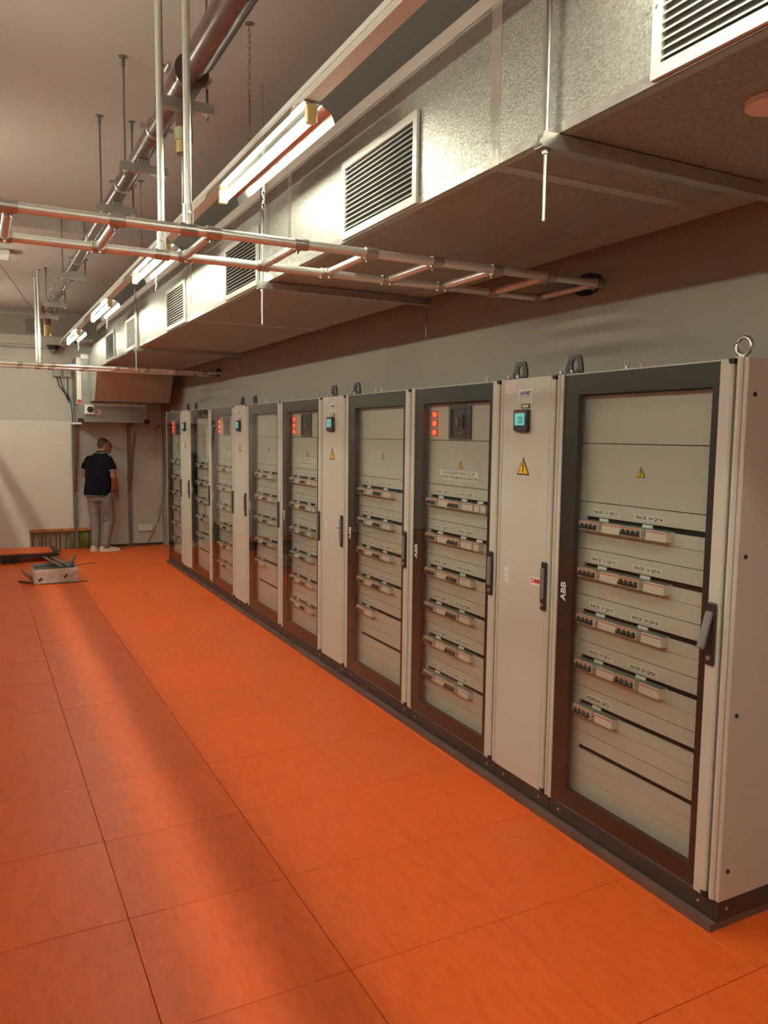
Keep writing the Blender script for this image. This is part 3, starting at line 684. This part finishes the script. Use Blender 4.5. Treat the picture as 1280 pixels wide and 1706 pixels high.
wb = mat('bracket_steel', (.20, .19, .17), .5, .5); wr = mat('bracket_brown', (.20, .11, .085), .5)
for x, lb in ((1.30, 'left'), (2.08, 'right')):
    t = thing('wall_bracket', 'tall steel wall bracket with slanted brace beneath the air unit, on the man\'s %s' % lb, 'bracket', (x, 12.41, 0), 0, 'brackets of the air unit')
    obj('post', MB().box(-.022, .022, -.022, .035, 0.002, 1.85), wb, t)
    obj('arm', MB().box(-.02, .02, -.62, .03, 1.845, 1.872), wr, t)
    obj('brace', MB().prism([(-.02, .85), (-.02, .91), (-.56, 1.845), (-.60, 1.845)], 'x', -.018, .018), wr, t)
o = obj('bracket_plate', MB().box(1.20, 1.34, 11.78, 11.83, 1.845, 1.872), PAPER); tag(o, 'small pale plate at the unit\'s lower corner', 'plate')

# wall fittings
def wallbox(name, x0, x1, z0, z1, m, label, cat, dep=.07, group=None):
    o = thing(name, label, cat, ((x0+x1)/2, YB-dep, z0), 0, group); w_ = (x1-x0)/2
    obj('box_body', MB().cbox(-w_, w_, .012, dep, 0, z1-z0, .005), m, o)
    obj('box_lid', MB().cbox(-w_*.96, w_*.96, 0, .012, .004, z1-z0-.004, .004), m, o)
    return o
GB = mat('junction_grey', (.42, .40, .36), .5)
wallbox('junction_box', .70, .95, 3.14, 3.33, mat('junction_brown', (.20, .17, .14), .6), 'large dull brown junction box high on the far wall above the ledge', 'box')
wallbox('junction_box', 1.04, 1.155, 2.53, 2.69, GB, 'grey junction box on the far wall left of its twin', 'box', .08, 'twin junction boxes')
wallbox('junction_box', 1.175, 1.275, 2.53, 2.69, GB, 'grey junction box on the far wall next to the air unit', 'box', .07, 'twin junction boxes')
wallbox('outlet_strip', 2.20, 2.42, .225, .32, PAPER, 'low pale outlet strip near the floor behind the cabinet row end', 'outlet', .05)
CB = mat('cable_black', (.02, .02, .02), .5)
for pts, lb in (([(1.09, YB-.04, 2.53), (1.12, YB-.03, 2.40), (1.21, YB-.03, 2.28), (1.27, YB-.03, 2.20), (1.29, YB-.03, 2.0), (1.29, YB-.025, 1.6)], 'black cable drooping from the left twin junction box'),
               ([(1.13, YB-.04, 2.53), (1.155, YB-.045, 2.42), (1.22, YB-.05, 2.24), (1.25, YB-.05, 2.16)], 'second black cable under the left twin junction box'),
               ([(1.235, YB-.04, 2.53), (1.235, YB-.06, 2.42), (1.23, YB-.07, 2.30), (1.245, YB-.07, 2.2)], 'black cable drooping from the junction box next to the air unit')):
    o = obj('cable', MB().tube(pts, .008, 6), CB); tag(o, lb, 'cable', 'black cables on the far wall')
o = thing('dome_camera', 'dark dome camera under the ledge on the far wall', 'camera', (1.05, YB-.09, 2.85))
obj('mount', MB().cyl((0, 0, .10), (0, 0, .12), .09, 20).cyl((0, 0, .06), (0, 0, .10), .06, 18), RUBBER, o); obj('dome', MB().ell((0, 0, .05), .045, .045, .06, 14, 8), mat('dome_glass', (.25, .24, .22), .15), o)
for z, r, lb in ((3.40, .012, 'thin conduit high on the far wall just under the ceiling'), (2.93, .012, 'thin conduit on the far wall below the ledge')):
    o = obj('wall_conduit', MB().cyl((XL+.02, YB-.02, z), (1.2, YB-.02, z), r, 8), GB); tag(o, lb, 'pipe')
pts = [(2.50, YB-.03, 1.72), (2.49, YB-.03, 1.80), (2.52, YB-.03, 1.85), (2.56, YB-.14, 1.80), (2.555, YB-.14, 1.5), (2.555, YB-.14, 1.0), (2.545, YB-.13, .7), (2.50, YB-.09, .42), (2.42, YB-.06, .2), (2.34, YB-.05, .05)]
o = obj('flexible_conduit', MB().tube(pts, .013, 8), mat('conduit_grey', (.38, .35, .31), .6)); tag(o, 'grey flexible conduit looping down the far wall corner to the floor', 'hose')
wallbox('smoke_detector', 2.40, 2.50, 2.38, 2.55, GB, 'small grey device on the far wall beside the duct hood', 'detector', .06)

# cables in the opening at the wall foot
o = obj('foam_strip', MB().box(HX0-.01, HX1+.0, YB-.035, YB+.03, HZ-.03, HZ+.012), mat('rusty_foam', (.52, .20, .06), .8, var=.35, vscale=18, bump=.8, bscale=40)); tag(o, 'rusty orange foam strip over the cable opening at the wall foot', 'foam')
for k in range(21):
    late = k > 8
    x = HX0+.06+k*.057+random.uniform(-.012, .012) if not late else HX0+.548+(k-9)*.0345
    sw = random.uniform(-.02, .02) if not late else .007*math.sin(k*.6)
    m_ = mat('cable_green', (.22, .27, .05), .5) if (late or k % 3 == 1) else mat('cable_dark', (.06, .07, .03), .5)
    o = obj('cable', MB().tube([(x, YB+.03, HZ-.02), (x+sw*.3, YB-.005, HZ-.08), (x+sw*1.3, YB+.01, .12), (x+sw, YB+.02, .0)], random.uniform(.010, .016) if late else random.uniform(.005, .008), 7), m_)
    tag(o, 'thick green cable hanging in the wall-foot opening behind the man' if late else 'thin cable hanging in the wall-foot opening beside the trolley', 'cable', 'thick cables in the wall opening' if late else 'thin cables in the wall opening')

# ================================================================== trolley, carton, offcuts
t = thing('panel_trolley', 'low black wheeled trolley carrying an orange floor panel near the far wall', 'trolley', (.30, 11.3, 0))
obj('frame', MB().box(-.35, .66, 0, .05, .075, .115).box(-.35, .66, .62, .67, .075, .115).box(-.35, -.30, .05, .62, .075, .115).box(.61, .66, .05, .62, .075, .115), BLACKM, t)
obj('corner_bar', MB().prism([(.60, .10), (.70, .10), (.62, .62), (.56, .62)], 'z', .115, .125), BLACKM, t)
obj('floor_panel', MB().cbox(-.29, .59, .06, .61, .09, .128, .002), TILE, t)
for x, yy in ((.0, .02), (.105, .02), (.02, .62), (.55, .62)):
    wl = obj('wheel', MB().cyl((x, yy-.04, .046), (x, yy-.005, .046), .046, 18), RUBBER, t)
    obj('fork', MB().box(x-.022, x+.022, yy-.003, yy+.012, .03, .076), BLACKM, wl)
CARD = mat('printed_carton', (.74, .71, .66), .6, var=.1, vscale=9); CIN = mat('carton_inside', (.30, .28, .25), .7); PINK = mat('carton_pink', (.70, .60, .56), .6, var=.15, vscale=14)
cb = thing('carton', 'open printed grey-white carton holding metal offcuts on the orange floor', 'box', (.545, 9.66, 0), math.radians(1))
cw, cdp, ch = .475, .30, .165
obj('carton_bottom', MB().box(0, cw, 0, cdp, 0.001, .006), CIN, cb)
fr = obj('carton_front', MB().box(0, cw, 0, .005, .006, ch), PINK, cb)
obj('carton_rim', MB().box(0, cw, -.001, .006, ch-.03, ch+.004), CARD, fr)
obj('carton_back', MB().box(0, cw, cdp-.005, cdp, .006, ch+.03), CIN, cb)
obj('carton_side', MB().box(0, .005, .005, cdp-.005, .006, ch), CARD, cb); obj('carton_side', MB().box(cw-.005, cw, .005, cdp-.005, .006, ch), CARD, cb)
obj('carton_flap', MB().prism([(-.003, .02), (-.003, .06), (-.115, ch-.01), (-.118, ch-.02)], 'y', .02, cdp-.02), mat('carton_brown', (.30, .13, .07), .7), cb)
for k, (x, z) in enumerate(((.07, .05), (.34, .075))):
    mk = obj('print_mark', lambda: MB().prism([(-.022, -.02), (-.006, -.02), (.008, .006), (.008, -.02), (.022, -.02), (.022, .02), (.008, .02), (-.008, -.004), (-.008, .02), (-.022, .02)], 'y', -.0012, 0), INK, fr, (x, 0, z), (0, -.5, 0), key='cmark')
    for q in range(3):
        obj('print_line', lambda: MB().box(0, .11, -.001, 0, -.004, .004), BRKG, fr, (x+.03+.022*q, 0, z-.01-.012*q+.005), (0, -.62, 0), key='cline')
OFF = mat('offcut_dark', (.045, .045, .045), .4, .5); OFG = mat('offcut_grey', (.22, .22, .21), .4, .6)
def bar(a, b, w_, m_, label, th=.006):
    a = Vector(a); b = Vector(b); d = (b-a); L_ = d.length
    o = obj('metal_strip', MB().box(0, L_, -w_/2, w_/2, -th/2, th/2), m_, None, a)
    o.rotation_mode = 'QUATERNION'; o.rotation_quaternion = d.to_track_quat('X', 'Z'); tag(o, label, 'metal strip', 'metal offcuts at the carton')
bar((.60, 9.84, .03), (1.00, 9.89, .09), .035, OFG, 'wide grey metal strip lying inside the carton')
bar((.62, 9.745, .150), (1.22, 9.77, .195), .022, OFF, 'long dark strip poking out of the carton past its right corner')
bar((.68, 10.0, .262), (.86, 9.725, .176), .04, OFG, 'grey strip leaning over the carton rim')
bar((.77, 10.0, .255), (.93, 9.73, .181), .04, OFG, 'second grey strip crossing the carton')
bar((.95, 9.80, .10), (1.02, 9.945, .275), .028, OFF, 'short dark strip sticking up from the carton')
bar((.56, 9.70, .172), (.985, 9.70, .174), .03, OFF, 'dark strip resting along the carton front rim')
bar((.57, 9.80, .160), (.93, 9.82, .168), .045, OFG, 'broad grey strip filling the carton under the leaning strips')
bar((.57, 9.905, .165), (.92, 9.90, .170), .05, OFF, 'broad dark strip along the back of the carton')
o = obj('steel_rod', MB().cyl((.62, 9.625, .006), (1.13, 9.62, .006), .006, 8), OFF); tag(o, 'thin dark rod lying on the floor in front of the carton', 'rod')
o = obj('steel_rod', MB().cyl((.40, 9.92, .006), (.50, 9.78, .006), .007, 8), OFF); tag(o, 'short dark rod on the floor behind the carton flap', 'rod')

# ================================================================== the man
def remesh(mb, voxel, name, m, parent, smooth=3):
    me = mb.mesh(name); o = bpy.data.objects.new('tmp', me); COL.objects.link(o)
    r = o.modifiers.new('r', 'REMESH'); r.mode = 'VOXEL'; r.voxel_size = voxel; r.use_smooth_shade = True
    s = o.modifiers.new('s', 'SMOOTH'); s.iterations = smooth; s.factor = .5
    me2 = bpy.data.meshes.new_from_object(o.evaluated_get(bpy.context.evaluated_depsgraph_get())); bpy.data.objects.remove(o)
    me2.materials.clear(); me2.materials.append(m)
    o = bpy.data.objects.new(name, me2); COL.objects.link(o); o.parent = parent
    return o
SKIN = mat('skin', (.36, .17, .10), .5, var=.06, vscale=20); NAVY = mat('navy_polo', (.0065, .0062, .012), .95, bump=.2, bscale=90, spec=.15)
JEAN = mat('grey_jeans', (.23, .21, .20), .85, var=.12, vscale=16, bump=.5, bscale=22); SHOE = mat('white_leather', (.66, .62, .55), .5)
HAIR = mat('short_hair', (.085, .05, .03), .8, var=.2, vscale=60); TRIM = mat('polo_trim', (.60, .58, .58), .7)
man = thing('person', 'person in navy polo and grey jeans standing under the air unit, back turned', 'person', (1.60, 12.08, 0), math.radians(-32))
b = MB()
# local frame: +y is forward (away from the viewer), +x is his right
HZ_ = 1.535; hq = math.radians(-48)
def hp(x, yy, z): return (.050+x*math.cos(hq)-yy*math.sin(hq), .075+x*math.sin(hq)+yy*math.cos(hq), HZ_+z)
def hell(mb, x, yy, z, r, n=16): mb.ell(hp(x, yy, z), r[0], r[1], r[2], n, 10)
b.loft([(0, .0, .90, .15, .11), (0, .0, 1.05, .155, .115), (0, .005, 1.2, .165, .11), (0, .005, 1.31, .165, .10), (0, .01, 1.38, .11, .08), (.015, .025, 1.43, .06, .058)])
b.limb([((.012, .02, 1.39), .062), ((.042, .058, 1.475), .056)])
# head: skull, face, jaw, nose, ears, brow
hell(b, 0, -.012, .020, (.078, .078, .098)); hell(b, 0, .02, .015, (.073, .074, .095)); hell(b, 0, .035, -.035, (.058, .056, .066))
hell(b, 0, .062, -.078, (.032, .028, .026)); hell(b, 0, .106, -.012, (.013, .017, .020)); hell(b, 0, .098, .010, (.011, .012, .026))
hell(b, 0, .084, .032, (.048, .016, .012)); hell(b, 0, .088, -.050, (.026, .012, .009)); hell(b, 0, .088, -.062, (.022, .012, .008))
for s in (-1, 1): hell(b, s*.078, -.008, .0, (.014, .022, .032)); hell(b, s*.030, .078, -.016, (.018, .016, .018))
# arms
AR = [((.150, 0, 1.33), .050), ((.203, -.01, 1.22), .046), ((.218, -.015, 1.10), .043), ((.212, .07, 1.0), .040), ((.185, .17, .915), .030)]
ALs = [((-.150, 0, 1.33), .050), ((-.205, .0, 1.24), .046), ((-.228, .02, 1.12), .043), ((-.19, .12, 1.05), .038), ((-.10, .21, .985), .030)]
b.limb(AR); b.limb(ALs)
def hand(mb, wrist, dirv, side):
    W0 = Vector(wrist); d = Vector(dirv).normalized(); s = d.cross(Vector((0, 0, 1))).normalized(); n = s.cross(d).normalized()
    pc = W0+d*.055
    for k in range(4): mb.limb([(W0+d*.01+s*(.012*(k-1.5)), .016), (W0+d*.085+s*(.019*(k-1.5)), .0125)], 8)
    for k, L_ in enumerate((.062, .075, .080, .070)):
        a = W0+d*.088+s*(.020*(k-1.5)); c = a+d*L_*.5-n*.012; e = c+d*L_*.32-n*.030
        mb.limb([(a, .0095), (c, .009), (e, .0078)], 8)
    a = W0+d*.03+s*(.034*side); c = a+d*.035+s*.018*side-n*.01; e = c+d*.03-n*.016
    mb.limb([(a, .013), (c, .011), (e, .009)], 8)
hand(b, (.185, .17, .915), (-.35, .6, -.55), -1); hand(b, (-.10, .21, .985), (.75, .5, -.35), 1)
# legs inside the trousers, feet
b.loft([(-.01, 0, .80, .135, .095), (-.01, 0, .88, .14, .10), (-.005, 0, .95, .14, .10)])
LEGR = [((.085, 0, .86), .085), ((.10, .02, .66), .075), ((.105, .045, .48), .058), ((.095, -.005, .28), .050), ((.085, -.03, .10), .038)]
LEGL = [((-.085, 0, .86), .085), ((-.085, .01, .66), .074), ((-.075, .02, .48), .056), ((-.07, .005, .28), .050), ((-.07, -.02, .10), .038)]
b.limb([(p, r*.72) for p, r in LEGR]); b.limb([(p, r*.72) for p, r in LEGL])
remesh(b, .0075, 'body', SKIN, man, 2)
# hair: close cropped cap
hb = MB(); hell(hb, 0, -.018, .030, (.0805, .079, .097), 24)
hcap = remesh(hb, .008, 'hair', HAIR, man, 1)
bm = bmesh.new(); bm.from_mesh(hcap.data)
hx, hy = math.sin(-hq)*-1, math.cos(hq)
kill = []
for f in bm.faces:
    c = f.calc_center_median(); dx, dy, dz = c.x-.050, c.y-.075, c.z-HZ_
    ly = -dx*math.sin(hq)+dy*math.cos(hq)
    if dz < -.045 or (ly > .0 and dz < .055+ly*.5) or (ly > -.03 and dz < .0): kill.append(f)
bmesh.ops.delete(bm, geom=kill, context='FACES'); bm.to_mesh(hcap.data); bm.free()
for s in (-1, 1):
    p = hp(s*.031, .094, -.012); e = MB().ell(p, .009, .009, .006, 10, 6); obj('eye', e, mat('eye_dark', (.03, .02, .015), .3), man)
# polo shirt
b = MB()
b.loft([(-.03, -.015, .81, .200, .145), (-.025, -.015, .90, .196, .148), (-.012, -.008, 1.05, .190, .146), (0, 0, 1.2, .200, .138), (0, .0, 1.29, .202, .128), (0, .005, 1.35, .175, .112), (.008, .014, 1.40, .125, .092), (.018, .028, 1.44, .082, .076)], 28)
b.limb([((.135, 0, 1.325), .076), ((.196, -.008, 1.245), .062)]); b.limb([((-.135, 0, 1.325), .076), ((-.196, -.0, 1.255), .062)])
b.cyl((.192, -.008, 1.26), (.208, -.012, 1.185), .062, 18, .060); b.cyl((-.192, 0, 1.27), (-.212, .003, 1.195), .062, 18, .060)
shirt = remesh(b, .010, 'polo_shirt', NAVY, man, 3)
def ring(name, c, d, rx, r, m_, parent, ry=None):
    d = Vector(d).normalized(); t_ = Vector((1, 0, 0)); e2 = d.cross(t_).normalized(); e1 = e2.cross(d); ry = ry or rx
    obj(name, MB().tube([Vector(c)+e1*rx*math.cos(2*PI*k/24)+e2*ry*math.sin(2*PI*k/24) for k in range(25)], r, 6), m_, parent)
ring('sleeve_trim', (.207, -.012, 1.190), (.015, -.004, -.075), .058, .005, TRIM, shirt); ring('sleeve_trim', (-.211, .003, 1.200), (-.021, .003, -.075), .058, .005, TRIM, shirt)
ring('hem_trim', (-.03, -.015, .822), (0, 0, 1), .196, .004, TRIM, shirt, .142)
col = MB().loft([(.018, .028, 1.418, .090, .083), (.026, .038, 1.448, .078, .074), (.034, .048, 1.466, .069, .068)], 24); obj('collar', col, NAVY, shirt)
ring('collar_trim', (.024, .036, 1.446), (-.05, -.12, 1), .083, .006, TRIM, shirt, .079)
# trousers
b = MB()
b.loft([(-.015, 0, .74, .165, .125), (-.02, -.008, .82, .172, .135), (-.015, 0, .90, .170, .130)], 24)
def tl(pts): b.limb([(p, r) for p, r in pts], 18)
tl([((.085, -.005, .82), .100), ((.102, .020, .66), .098), ((.112, .055, .50), .083), ((.112, .048, .44), .080), ((.098, -.005, .28), .068), ((.088, -.028, .13), .062), ((.087, -.03, .085), .058)])
tl([((-.085, -.005, .82), .100), ((-.088, .005, .66), .090), ((-.080, .015, .48), .074), ((-.073, .0, .28), .066), ((-.070, -.018, .13), .062), ((-.070, -.02, .085), .058)])
for k, (z, r) in enumerate(((.47, .079), (.43, .077), (.40, .074), (.12, .066), (.085, .064))): b.ell((.10-.0*k, .035 if z > .3 else -.028, z), r, r, .014, 16, 6)
for k, (z, r) in enumerate(((.12, .066), (.085, .064))): b.ell((-.07, -.018, z), r, r, .014, 16, 6)
remesh(b, .010, 'trousers', JEAN, man, 2)
# shoes
def shoe(px, py, ang, lift):
    b = MB(); L_ = .285
    outl = []
    for (yy, hw, h) in ((-.085, .030, .07), (-.07, .038, .085), (-.02, .042, .098), (.03, .042, .088), (.08, .046, .066), (.13, .048, .052), (.17, .042, .042), (.195, .026, .032)): outl.append((yy, hw, h))
    n = 14; vs = []; fs = []
    for yy, hw, h in outl:
        for k in range(n): a = PI*k/(n-1); vs.append((hw*math.cos(a), yy, .016+(h-.016)*abs(math.sin(a))**.7))
    for i in range(len(outl)-1):
        for k in range(n-1): fs.append((i*n+k, i*n+k+1, (i+1)*n+k+1, (i+1)*n+k))
    fs += [tuple(range(n)), tuple(range((len(outl)-1)*n, len(outl)*n))[::-1]]
    b.add(vs, fs, True)
    o = obj('shoe', b, SHOE, man, (px, py, lift), (0, 0, ang))
    so = MB(); poly = [(hw+.004, yy) for yy, hw, h in outl]+[(-hw-.004, yy) for yy, hw, h in outl[::-1]]
    so.prism(poly, 'z', 0.0, .024); obj('sole', so, PAPER, o)
    obj('patch', MB().ell((.043, .03, .055), .004, .020, .014, 10, 6), GB, o)
shoe(.09, -.025, math.radians(-52), .001); shoe(-.07, -.015, math.radians(-15), .001)
